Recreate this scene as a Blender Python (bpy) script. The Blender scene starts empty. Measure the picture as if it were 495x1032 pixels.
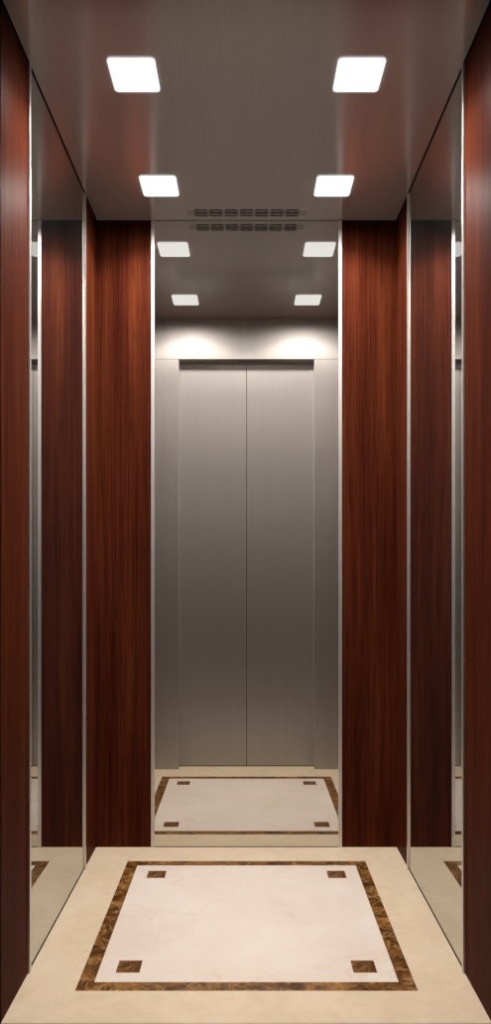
import bpy, bmesh, math
from mathutils import Vector

# ---------------------------------------------------------------- setup
scene = bpy.context.scene
COL = scene.collection
CAM_D = 2.80          # camera to back wall (m)
EYE = 1.016           # camera height
HW = 0.55             # half width of the cabin
DEPTH = 1.09          # cabin depth
CEIL = 2.294          # ceiling height
F_PX = 771.0


def link(o, parent=None):
    COL.objects.link(o)
    if parent is not None:
        o.parent = parent
    return o


def finish(name, bm, mats, parent=None, smooth=False):
    me = bpy.data.meshes.new(name)
    bmesh.ops.recalc_face_normals(bm, faces=bm.faces[:])
    bm.to_mesh(me)
    bm.free()
    for m in (mats if isinstance(mats, (list, tuple)) else [mats]):
        me.materials.append(m)
    if smooth:
        for p in me.polygons:
            p.use_smooth = True
    return link(bpy.data.objects.new(name, me), parent)


def box(bm, x0, x1, y0, y1, z0, z1, mi=0, bevel=0.0):
    vs = [bm.verts.new((x, y, z)) for x in (x0, x1) for y in (y0, y1) for z in (z0, z1)]
    q = [(0, 1, 3, 2), (4, 6, 7, 5), (0, 4, 5, 1), (2, 3, 7, 6), (0, 2, 6, 4), (1, 5, 7, 3)]
    fs = [bm.faces.new([vs[i] for i in f]) for f in q]
    for f in fs:
        f.material_index = mi
    if bevel > 0:
        es = list({e for f in fs for e in f.edges})
        r = bmesh.ops.bevel(bm, geom=es, offset=bevel, segments=2, affect='EDGES', profile=0.5)
        for f in r['faces']:
            f.material_index = mi
    return bm


def plate(bm, x0, x1, y0, y1, z0, z1, holes):
    """A slab with rectangular holes (x0,x1,y0,y1), built on the grid of all their edges."""
    rd = lambda v: round(v, 6)
    xs = sorted({rd(v) for v in [x0, x1] + [h[0] for h in holes] + [h[1] for h in holes]})
    ys = sorted({rd(v) for v in [y0, y1] + [h[2] for h in holes] + [h[3] for h in holes]})
    V = {}

    def v(i, j, k):
        if (i, j, k) not in V:
            V[(i, j, k)] = bm.verts.new((xs[i], ys[j], (z0, z1)[k]))
        return V[(i, j, k)]

    def solid(i, j):
        if not (0 <= i < len(xs) - 1 and 0 <= j < len(ys) - 1):
            return False
        cx, cy = (xs[i] + xs[i + 1]) / 2, (ys[j] + ys[j + 1]) / 2
        return not any(h[0] < cx < h[1] and h[2] < cy < h[3] for h in holes)

    for i in range(len(xs) - 1):
        for j in range(len(ys) - 1):
            if not solid(i, j):
                continue
            bm.faces.new([v(i, j, 0), v(i, j + 1, 0), v(i + 1, j + 1, 0), v(i + 1, j, 0)])
            bm.faces.new([v(i, j, 1), v(i + 1, j, 1), v(i + 1, j + 1, 1), v(i, j + 1, 1)])
            if not solid(i - 1, j):
                bm.faces.new([v(i, j, 0), v(i, j, 1), v(i, j + 1, 1), v(i, j + 1, 0)])
            if not solid(i + 1, j):
                bm.faces.new([v(i + 1, j, 0), v(i + 1, j + 1, 0), v(i + 1, j + 1, 1), v(i + 1, j, 1)])
            if not solid(i, j - 1):
                bm.faces.new([v(i, j, 0), v(i + 1, j, 0), v(i + 1, j, 1), v(i, j, 1)])
            if not solid(i, j + 1):
                bm.faces.new([v(i, j + 1, 0), v(i, j + 1, 1), v(i + 1, j + 1, 1), v(i + 1, j + 1, 0)])
    return bm


def structure(o):
    o['kind'] = 'structure'
    return o


def tag(o, label, cat, group=None):
    o['label'] = label
    o['category'] = cat
    if group:
        o['group'] = group
    return o


def empty(name, loc=(0, 0, 0)):
    o = bpy.data.objects.new(name, None)
    o.empty_display_size = 0.1
    o.location = loc
    return link(o)


# ---------------------------------------------------------------- materials
class NT:
    def __init__(self, name):
        self.m = bpy.data.materials.new(name)
        self.m.use_nodes = True
        self.t = self.m.node_tree
        self.t.nodes.clear()
        self.out = self.n('ShaderNodeOutputMaterial')

    def n(self, kind, **kw):
        nd = self.t.nodes.new(kind)
        for k, v in kw.items():
            if k.startswith('_'):
                setattr(nd, k[1:], v)
        return nd

    def l(self, a, b):
        self.t.links.new(a, b)

    def coords(self, scale, offset_by_object=True):
        tc = self.n('ShaderNodeTexCoord')
        mp = self.n('ShaderNodeMapping')
        mp.inputs['Scale'].default_value = scale
        self.l(tc.outputs['Object'], mp.inputs['Vector'])
        if offset_by_object:
            oi = self.n('ShaderNodeObjectInfo')
            mu = self.n('ShaderNodeMath', _operation='MULTIPLY')
            mu.inputs[1].default_value = 37.0
            self.l(oi.outputs['Random'], mu.inputs[0])
            self.l(mu.outputs[0], mp.inputs['Location'])
        return mp.outputs[0]

    def noise(self, vec, scale, detail=4, rough=0.55, dist=0.0):
        n = self.n('ShaderNodeTexNoise')
        n.inputs['Scale'].default_value = scale
        n.inputs['Detail'].default_value = detail
        n.inputs['Roughness'].default_value = rough
        n.inputs['Distortion'].default_value = dist
        self.l(vec, n.inputs['Vector'])
        return n.outputs['Fac']

    def ramp(self, fac, stops):
        r = self.n('ShaderNodeValToRGB')
        e = r.color_ramp.elements
        while len(e) < len(stops):
            e.new(0.5)
        for k, (p, c) in enumerate(stops):
            e[k].position = p
            e[k].color = tuple(c) + (1,) if isinstance(c, (tuple, list)) else (c, c, c, 1)
        self.l(fac, r.inputs[0])
        return r.outputs[0]

    def mix(self, fac, a, b, mode='MIX'):
        m = self.n('ShaderNodeMix', _data_type='RGBA', _blend_type=mode)
        for sock, v in ((m.inputs[0], fac), (m.inputs[6], a), (m.inputs[7], b)):
            if isinstance(v, (int, float)):
                sock.default_value = v
            elif isinstance(v, tuple):
                sock.default_value = tuple(v) + (1,)
            else:
                self.l(v, sock)
        return m.outputs[2]

    def principled(self, **kw):
        p = self.n('ShaderNodeBsdfPrincipled')
        for k, v in kw.items():
            s = p.inputs[k]
            if isinstance(v, (int, float)):
                s.default_value = v
            elif isinstance(v, tuple):
                s.default_value = tuple(v) + (1,)
            else:
                self.l(v, s)
        self.l(p.outputs[0], self.out.inputs[0])
        return p

    def bump(self, p, height, strength, dist=0.001):
        b = self.n('ShaderNodeBump')
        b.inputs['Strength'].default_value = strength
        b.inputs['Distance'].default_value = dist
        self.l(height, b.inputs['Height'])
        self.l(b.outputs[0], p.inputs['Normal'])


def mat_wood():
    k = NT('mahogany_veneer')
    fine = k.noise(k.coords((150, 150, 1.6)), 1.0, 5, 0.6, 0.15)
    pores = k.noise(k.coords((420, 420, 9)), 1.0, 2, 0.5)
    broad = k.noise(k.coords((15, 15, 0.9)), 1.0, 4, 0.55, 0.6)
    c1 = k.ramp(broad, [(0.25, (0.046, 0.0084, 0.0044)), (0.5, (0.073, 0.0150, 0.0064)), (0.75, (0.107, 0.0255, 0.0095))])
    c2 = k.ramp(fine, [(0.30, 0.48), (0.50, 0.95), (0.70, 1.35)])
    c = k.mix(1.0, c1, c2, 'MULTIPLY')
    c3 = k.ramp(pores, [(0.34, 0.62), (0.46, 1.0)])
    c = k.mix(1.0, c, c3, 'MULTIPLY')
    p = k.principled(**{'Base Color': c, 'Roughness': 0.45, 'Specular IOR Level': 0.01})
    k.bump(p, fine, 0.05, 0.0006)
    return k.m


def mat_steel(name, base, rough, stretch, aniso, coat=0.0, diffuse=0.0):
    """Brushed stainless steel; `stretch` is the mapping scale (small along the grain)."""
    k = NT(name)
    g = k.noise(k.coords(stretch, False), 1.0, 4, 0.6)
    soft = k.noise(k.coords(tuple(s * 0.12 for s in stretch), False), 1.0, 2, 0.5)
    col = k.ramp(g, [(0.25, tuple(b * 0.93 for b in base)), (0.75, tuple(min(1, b * 1.06) for b in base))])
    c2 = k.ramp(soft, [(0.3, 0.985), (0.7, 1.015)])
    col = k.mix(1.0, col, c2, 'MULTIPLY')
    rr = k.ramp(g, [(0.25, rough * 0.93), (0.75, rough * 1.07)])
    kw = {'Base Color': col, 'Metallic': 1.0 - diffuse, 'Roughness': rr, 'Anisotropic': aniso}
    if coat:
        kw['Coat Weight'] = coat
        kw['Coat Roughness'] = 0.12
    p = k.principled(**kw)
    if aniso:
        tn = k.n('ShaderNodeTangent', _direction_type='RADIAL', _axis='Z')
        k.l(tn.outputs[0], p.inputs['Tangent'])
    k.bump(p, g, 0.015, 0.0003)
    return k.m


def mat_mirror(name, col, metal=1.0):
    k = NT(name)
    k.principled(**{'Base Color': col, 'Metallic': metal, 'Roughness': 0.0, 'Specular IOR Level': 0.5})
    return k.m


def mat_plain(name, col, rough, metal=0.0):
    k = NT(name)
    c = k.noise(k.coords((40, 40, 40)), 1.0, 2)
    cc = k.ramp(c, [(0.3, tuple(v * 0.93 for v in col)), (0.7, tuple(min(1, v * 1.05) for v in col))])
    k.principled(**{'Base Color': cc, 'Roughness': rough, 'Metallic': metal})
    return k.m


def mat_cream():
    k = NT('cream_marble')
    a = k.noise(k.coords((1, 1, 1), False), 5.0, 6, 0.6, 0.8)
    b = k.noise(k.coords((1, 1, 1), False), 26.0, 5, 0.65, 0.3)
    c = k.ramp(a, [(0.30, (0.64, 0.50, 0.345)), (0.50, (0.68, 0.54, 0.385)), (0.72, (0.72, 0.585, 0.43))])
    c = k.mix(1.0, c, k.ramp(b, [(0.35, 0.95), (0.6, 1.02)]), 'MULTIPLY')
    k.principled(**{'Base Color': c, 'Roughness': 0.32, 'Specular IOR Level': 0.35})
    return k.m


def vein_fac(k, vec_scale, scale, width, dist, seed=0.0):
    tc = k.n('ShaderNodeTexCoord')
    mp = k.n('ShaderNodeMapping')
    mp.inputs['Scale'].default_value = vec_scale
    mp.inputs['Location'].default_value = (seed, seed * 0.7, seed * 0.3)
    k.l(tc.outputs['Object'], mp.inputs['Vector'])
    n = k.noise(mp.outputs[0], scale, 5, 0.55, dist)
    s = k.n('ShaderNodeMath', _operation='SUBTRACT')
    s.inputs[1].default_value = 0.5
    k.l(n, s.inputs[0])
    ab = k.n('ShaderNodeMath', _operation='ABSOLUTE')
    k.l(s.outputs[0], ab.inputs[0])
    return k.ramp(ab.outputs[0], [(0.0, 1.0), (width, 0.0)])


def mat_rose():
    k = NT('pale_rose_marble')
    a = k.noise(k.coords((1, 1, 1), False), 4.0, 5, 0.6, 0.6)
    c = k.ramp(a, [(0.30, (0.70, 0.59, 0.50)), (0.70, (0.77, 0.675, 0.595))])
    v1 = vein_fac(k, (1, 1, 1), 2.6, 0.018, 1.4, 3.1)
    v2 = vein_fac(k, (1, 1, 1), 6.0, 0.012, 0.8, 8.3)
    m1 = k.n('ShaderNodeMath', _operation='MULTIPLY'); m1.inputs[1].default_value = 0.26
    k.l(v1, m1.inputs[0])
    m2 = k.n('ShaderNodeMath', _operation='MULTIPLY'); m2.inputs[1].default_value = 0.16
    k.l(v2, m2.inputs[0])
    c = k.mix(m1.outputs[0], c, (0.62, 0.42, 0.32))
    c = k.mix(m2.outputs[0], c, (0.64, 0.44, 0.33))
    k.principled(**{'Base Color': c, 'Roughness': 0.30, 'Specular IOR Level': 0.35})
    return k.m


def mat_emperador():
    k = NT('dark_brown_marble')
    a = k.noise(k.coords((1, 1, 1), False), 16.0, 7, 0.68, 1.2)
    c = k.ramp(a, [(0.36, (0.035, 0.012, 0.003)), (0.48, (0.095, 0.036, 0.008)), (0.58, (0.20, 0.085, 0.020)), (0.70, (0.40, 0.20, 0.065))])
    v1 = vein_fac(k, (1, 1, 1), 12.0, 0.022, 1.6, 1.7)
    m1 = k.n('ShaderNodeMath', _operation='MULTIPLY'); m1.inputs[1].default_value = 0.65
    k.l(v1, m1.inputs[0])
    c = k.mix(m1.outputs[0], c, (0.48, 0.29, 0.13))
    k.principled(**{'Base Color': c, 'Roughness': 0.30, 'Specular IOR Level': 0.35})
    return k.m


def mat_emit(name, col, s):
    k = NT(name)
    e = k.n('ShaderNodeEmission')
    e.inputs[0].default_value = tuple(col) + (1,)
    e.inputs[1].default_value = s
    k.l(e.outputs[0], k.out.inputs[0])
    return k.m


WOOD = mat_wood()
STEEL_CEIL = mat_steel('brushed_steel_ceiling', (0.97, 0.965, 0.97), 0.17, (260, 3, 3), 0.0, diffuse=0.66)
STEEL_DOOR = mat_steel('brushed_steel_door', (0.48, 0.458, 0.45), 0.52, (330, 330, 2.5), 0.75, coat=0.0, diffuse=0.12)
STEEL_TRIM = mat_steel('satin_steel_trim', (0.68, 0.66, 0.64), 0.34, (200, 200, 2), 0.0, diffuse=0.10)
MIRROR = mat_mirror('back_mirror_silver', (0.69, 0.67, 0.635))
MIRROR_S = mat_mirror('side_mirror_silver', (0.54, 0.54, 0.53), 0.99)
BLACK = mat_plain('black_recess_lining', (0.006, 0.006, 0.006), 0.7)
GLASS_EDGE = mat_plain('dark_mirror_edge', (0.03, 0.035, 0.035), 0.4)
CREAM = mat_cream()
ROSE = mat_rose()
EMP = mat_emperador()
LAMP_BODY = mat_plain('satin_lamp_rim', (0.62, 0.60, 0.58), 0.45)
LAMP_GLOW = mat_emit('opal_diffuser', (1.0, 0.99, 0.975), 1.15)
SILL = mat_plain('threshold_steel', (0.55, 0.50, 0.45), 0.4, 0.9)

# ---------------------------------------------------------------- the room
REC = 0.012                      # cladding stands this far off the shell
INL = (-0.414, 0.414, -0.955, -0.134)      # outer edge of the floor inlay x0,x1,y0,y1
DOOR_HW = 0.345                  # half width of the doorway
DOOR_H = 2.085
DOOR_Y = -DEPTH - 0.058          # inner face of the leaves

bm = bmesh.new()
plate(bm, -HW, HW, DOOR_Y - 0.02, 0.0, -0.03, 0.0, [INL])
structure(finish('floor', bm, CREAM))

# vent rows
PITCH, SLOT_L = 0.0545, 0.0455
ROWS = [(-0.0800, 0), (-0.0693, 1), (-0.0586, 0), (-0.0479, 1), (-0.0372, 0)]
VENT = (-0.224, 0.224, -0.088, -0.029)
bm = bmesh.new()
plate(bm, -HW + 0.003, HW - 0.003, -DEPTH - 0.006, -0.001, CEIL, CEIL + 0.012, [VENT])
structure(finish('ceiling', bm, STEEL_CEIL))

for side, s in (('left', -1), ('right', 1)):
    bm = bmesh.new()
    a, b = sorted((s * (HW + REC), s * (HW + REC + 0.03)))
    box(bm, a, b, -DEPTH, REC + 0.03, -0.03, CEIL + 0.03)
    structure(finish('wall_' + side, bm, BLACK))
bm = bmesh.new()
box(bm, -HW - REC, HW + REC, REC, REC + 0.03, -0.03, CEIL + 0.03)
structure(finish('wall_back', bm, BLACK))

# front wall: two columns, a transom above the doorway (steel), seen in the mirrors
front = []
bm = bmesh.new()
FT = 0.085
box(bm, -HW - REC, -DOOR_HW, -DEPTH - FT, -DEPTH, 0.0, DOOR_H - 0.0015, 0, 0.0012)
box(bm, DOOR_HW, HW + REC, -DEPTH - FT, -DEPTH, 0.0, DOOR_H - 0.0015, 0, 0.0012)
box(bm, -HW - REC, HW + REC, -DEPTH - FT, -DEPTH, DOOR_H, CEIL - 0.001, 0, 0.0012)
front.append(structure(finish('wall_front', bm, STEEL_DOOR)))
for n, (a, b) in enumerate(((-DOOR_HW - 0.02, -0.0012), (0.0012, DOOR_HW + 0.02))):
    bm = bmesh.new()
    box(bm, a, b, DOOR_Y - 0.012, DOOR_Y, 0.004, DOOR_H + 0.02, 0, 0.001)
    front.append(structure(finish('door_%d' % (n + 1), bm, STEEL_DOOR)))

# ---------------------------------------------------------------- marble inlay
root = empty('marble_inlay', (0, (INL[2] + INL[3]) / 2, 0))
tag(root, 'square marble floor inlay with dark brown border and pale rose centre', 'floor inlay')
oy = root.location.y
bw = 0.039
x0, x1, y0, y1 = INL[0], INL[1], INL[2] - oy, INL[3] - oy
bm = bmesh.new()
plate(bm, x0, x1, y0, y1, -0.03, 0.0, [(x0 + bw, x1 - bw, y0 + bw, y1 - bw)])
tagb = finish('border_band', bm, EMP, root)
tagb['label'] = 'dark brown veined marble border'
sq = 0.060
cx, cy = 0.313, None
corner = [(sx * 0.300, yy - oy) for yy in (-0.842, -0.250) for sx in (-1, 1)]
g = 0.0006
holes = [(a - sq / 2, a + sq / 2, b - sq / 2, b + sq / 2) for a, b in corner]
bm = bmesh.new()
plate(bm, x0 + bw, x1 - bw, y0 + bw, y1 - bw, -0.03, 0.0, holes)
o = finish('centre_slab', bm, ROSE, root)
o['label'] = 'pale rose veined marble centre'
for a, b in corner:
    bm = bmesh.new()
    box(bm, -sq / 2, sq / 2, -sq / 2, sq / 2, -0.03, 0.0)
    o = finish('corner_tile', bm, EMP, root)
    o.location = (a, b, 0)
    o['label'] = 'small dark brown square tile'

# ---------------------------------------------------------------- ceiling vent
root = empty('ceiling_vent', ((VENT[0] + VENT[1]) / 2, (VENT[2] + VENT[3]) / 2, CEIL))
tag(root, 'slotted air vent in steel ceiling in front of back mirror', 'vent')
vx, vy = root.location.x, root.location.y
slots = []
for y, odd in ROWS:
    hw = (0.0048 if odd else 0.0098) / 2
    n = 8 if odd else 7
    for k in range(n):
        c = (k - (n - 1) / 2) * PITCH
        slots.append((c - SLOT_L / 2, c + SLOT_L / 2, y - vy - hw, y - vy + hw))
bm = bmesh.new()
plate(bm, VENT[0], VENT[1], VENT[2] - vy, VENT[3] - vy, 0.0, 0.0007, slots)
finish('slotted_plate', bm, STEEL_CEIL, root)
bm = bmesh.new()
box(bm, VENT[0], VENT[1], VENT[2] - vy, VENT[3] - vy, 0.0145, 0.034)
o = finish('duct_lining', bm, BLACK, root)
o['label'] = 'black duct behind the slots'

# ---------------------------------------------------------------- ceiling lights


def rounded_rect(w, d, r, n=6):
    pts = []
    for cx, cy, a0 in ((w / 2 - r, d / 2 - r, 0), (-w / 2 + r, d / 2 - r, 90), (-w / 2 + r, -d / 2 + r, 180), (w / 2 - r, -d / 2 + r, 270)):
        for k in range(n + 1):
            a = math.radians(a0 + 90 * k / n)
            pts.append((cx + r * math.cos(a), cy + r * math.sin(a)))
    return pts


def ring_prism(bm, outer, inner, z0, z1):
    n = len(outer)
    vo = [[bm.verts.new((x, y, z)) for x, y in outer] for z in (z0, z1)]
    vi = [[bm.verts.new((x, y, z)) for x, y in inner] for z in (z0, z1)]
    for k in range(n):
        j = (k + 1) % n
        bm.faces.new([vo[0][k], vo[0][j], vo[1][j], vo[1][k]])
        bm.faces.new([vi[0][k], vi[1][k], vi[1][j], vi[0][j]])
        bm.faces.new([vo[0][k], vi[0][k], vi[0][j], vo[0][j]])
        bm.faces.new([vo[1][k], vo[1][j], vi[1][j], vi[1][k]])


def prism(bm, pts, z0, z1):
    a = [bm.verts.new((x, y, z0)) for x, y in pts]
    b = [bm.verts.new((x, y, z1)) for x, y in pts]
    bm.faces.new(a)
    bm.faces.new(b[::-1])
    for k in range(len(pts)):
        j = (k + 1) % len(pts)
        bm.faces.new([a[k], a[j], b[j], b[k]])


LW, LD = 0.121, 0.135
LAMP_POWER = 8.4
bm = bmesh.new()
ring_prism(bm, rounded_rect(LW, LD, 0.012), rounded_rect(LW - 0.004, LD - 0.004, 0.010), -0.0008, 0.0)
rim0 = bm
lamp0 = empty('ceiling_light', (0, 0, 0))
rim = finish('rim', bm, LAMP_BODY, lamp0)
bm = bmesh.new()
prism(bm, rounded_rect(LW - 0.0005, LD - 0.0005, 0.0118), -0.0030, -0.0008)
dif = finish('diffuser', bm, LAMP_GLOW, lamp0)
dif['label'] = 'glowing white diffuser'
ld = bpy.data.lights.new('lamp', 'AREA')
ld.shape = 'RECTANGLE'
ld.size, ld.size_y = LW - 0.010, LD - 0.010
ld.energy = LAMP_POWER
ld.color = (1.0, 0.945, 0.89)
ld.spread = math.radians(134)
lmp = link(bpy.data.objects.new('lamp', ld), lamp0)
lmp.location = (0, 0, -0.0036)
# the opal cover also spills some light sideways
sd = bpy.data.lights.new('lamp_spill', 'SPOT')
sd.energy = 4.2
sd.color = ld.color
sd.spot_size = math.radians(176)
sd.spot_blend = 0.5
sd.shadow_soft_size = 0.0
spill = link(bpy.data.objects.new('lamp_spill', sd), lamp0)
spill.location = (0, 0, -0.010)
spots = [(-0.290, -0.824, 'glowing square ceiling light near the doors, on the left'),
         (0.290, -0.824, 'glowing square ceiling light near the doors, on the right'),
         (-0.290, -0.252, 'glowing square ceiling light left of the slotted vent, by the back wall'),
         (0.290, -0.252, 'glowing square ceiling light right of the slotted vent, by the back wall')]
for i, (x, y, lab) in enumerate(spots):
    if i == 0:
        r = lamp0
    else:
        r = link(lamp0.copy())
        for c in (rim, dif, lmp, spill):
            link(c.copy(), r)
    r.location = (x, y, CEIL)
    tag(r, lab, 'ceiling light', 'square ceiling lights')

# ---------------------------------------------------------------- wood panels
GAP = 0.004
MX = 0.3365           # half width of the back mirror glass
TW = 0.0130           # trim width
SY0, SY1 = -0.862, -0.212       # side mirror glass from/to


def wood_panel(x0, x1, y0, y1, label, top=CEIL - 0.005):
    cx, cy = (x0 + x1) / 2, (y0 + y1) / 2
    bm = bmesh.new()
    box(bm, x0 - cx, x1 - cx, y0 - cy, y1 - cy, 0.0005, top, 0, 0.0006)
    o = finish('wood_panel', bm, WOOD)
    o.location = (cx, cy, 0)
    tag(o, label, 'wall panel', 'mahogany wall panels')


for s, side in ((-1, 'left'), (1, 'right')):
    a, b = sorted((s * HW, s * (HW + REC)))
    wood_panel(a, b, -DEPTH + 0.001, SY0 - TW, 'tall mahogany panel at the near end of the %s wall, nearest the viewer' % side)
    wood_panel(a, b, SY1 + TW, -0.0002, 'narrow mahogany strip on the %s wall between its mirror and the back corner' % side)
    a, b = sorted((s * (MX + TW), s * (HW + REC - 0.0002)))
    wood_panel(a, b, 0.0, REC, 'tall mahogany panel on the back wall, %s of the back mirror' % side)

# ---------------------------------------------------------------- mirrors


def mirror(name_loc, axis, lo, hi, face, inward, label, gtop, gbot, mat, proud):
    """axis 'x': a mirror on the back wall spanning x; axis 'y': on a side wall spanning y."""
    root = empty('wall_mirror', name_loc)
    tag(root, label, 'mirror')
    L = Vector(name_loc)

    def slab(nm, a, b, f0, f1, z0, z1, m, bev=0.0):
        f0, f1 = sorted((f0, f1))
        bm = bmesh.new()
        if axis == 'x':
            box(bm, a - L.x, b - L.x, f0 - L.y, f1 - L.y, z0, z1, 0, bev)
        else:
            box(bm, f0 - L.x, f1 - L.x, a - L.y, b - L.y, z0, z1, 0, bev)
        return finish(nm, bm, m, root)

    slab('mirror_glass', lo, hi, face, face - inward * REC * 0.6, gbot, gtop, mat)
    for a, b in ((lo - TW, lo), (hi, hi + TW)):
        t = slab('edge_trim', a, b, face + inward * proud, face - inward * REC, 0.001, CEIL - 0.0012, STEEL_TRIM, 0.0008)
        t['label'] = 'slim vertical satin steel trim'


mirror((0, 0, 0), 'x', -MX, MX, 0.0, -1, 'tall mirror in the middle of the back wall showing the steel doors', CEIL - 0.0015, 0.003, MIRROR, 0.003)
mirror((-HW, (SY0 + SY1) / 2, 0), 'y', SY0, SY1, -HW, 1, 'tall mirror on the left wall between two mahogany panels', CEIL - 0.006, 0.008, MIRROR_S, 0.005)
mirror((HW, (SY0 + SY1) / 2, 0), 'y', SY0, SY1, HW, -1, 'tall mirror on the right wall between two mahogany panels', CEIL - 0.006, 0.008, MIRROR_S, 0.005)

# ---------------------------------------------------------------- world, camera
w = bpy.data.worlds.new('World')
scene.world = w
w.use_nodes = True
w.node_tree.nodes['Background'].inputs[0].default_value = (0.002, 0.002, 0.002, 1)
w.node_tree.nodes['Background'].inputs[1].default_value = 1.0

cd = bpy.data.cameras.new('camera')
cam = link(bpy.data.objects.new('camera', cd))
cam.location = (0, -CAM_D, EYE)
cam.rotation_euler = (math.radians(90), 0, 0)
cd.sensor_fit = 'HORIZONTAL'
cd.sensor_width = 36
cd.lens = F_PX / 495 * 36
cd.shift_x = -1.0 / 495
cd.shift_y = 58.0 / 495
# The picture is a sectional view: the camera stands on the landing side and the view
# starts just inside the closed front (which is there, and shows in the mirrors).
cd.clip_start = CAM_D - DEPTH + 0.002
cd.clip_end = 20
scene.camera = cam
for o in front:
    o.hide_viewport = True        # hidden in the viewport so ray casts reach the interior; still rendered

scene.view_settings.view_transform = 'Standard'
scene.view_settings.look = 'None'
scene.view_settings.gamma = 1.0
scene.view_settings.exposure = 0.0
scene.view_settings.use_curve_mapping = False
c = scene.cycles
c.max_bounces = 16
c.glossy_bounces = 14
c.diffuse_bounces = 6
c.caustics_reflective = False
c.blur_glossy = 0.3
c.sample_clamp_indirect = 6.0
c.use_denoising = True
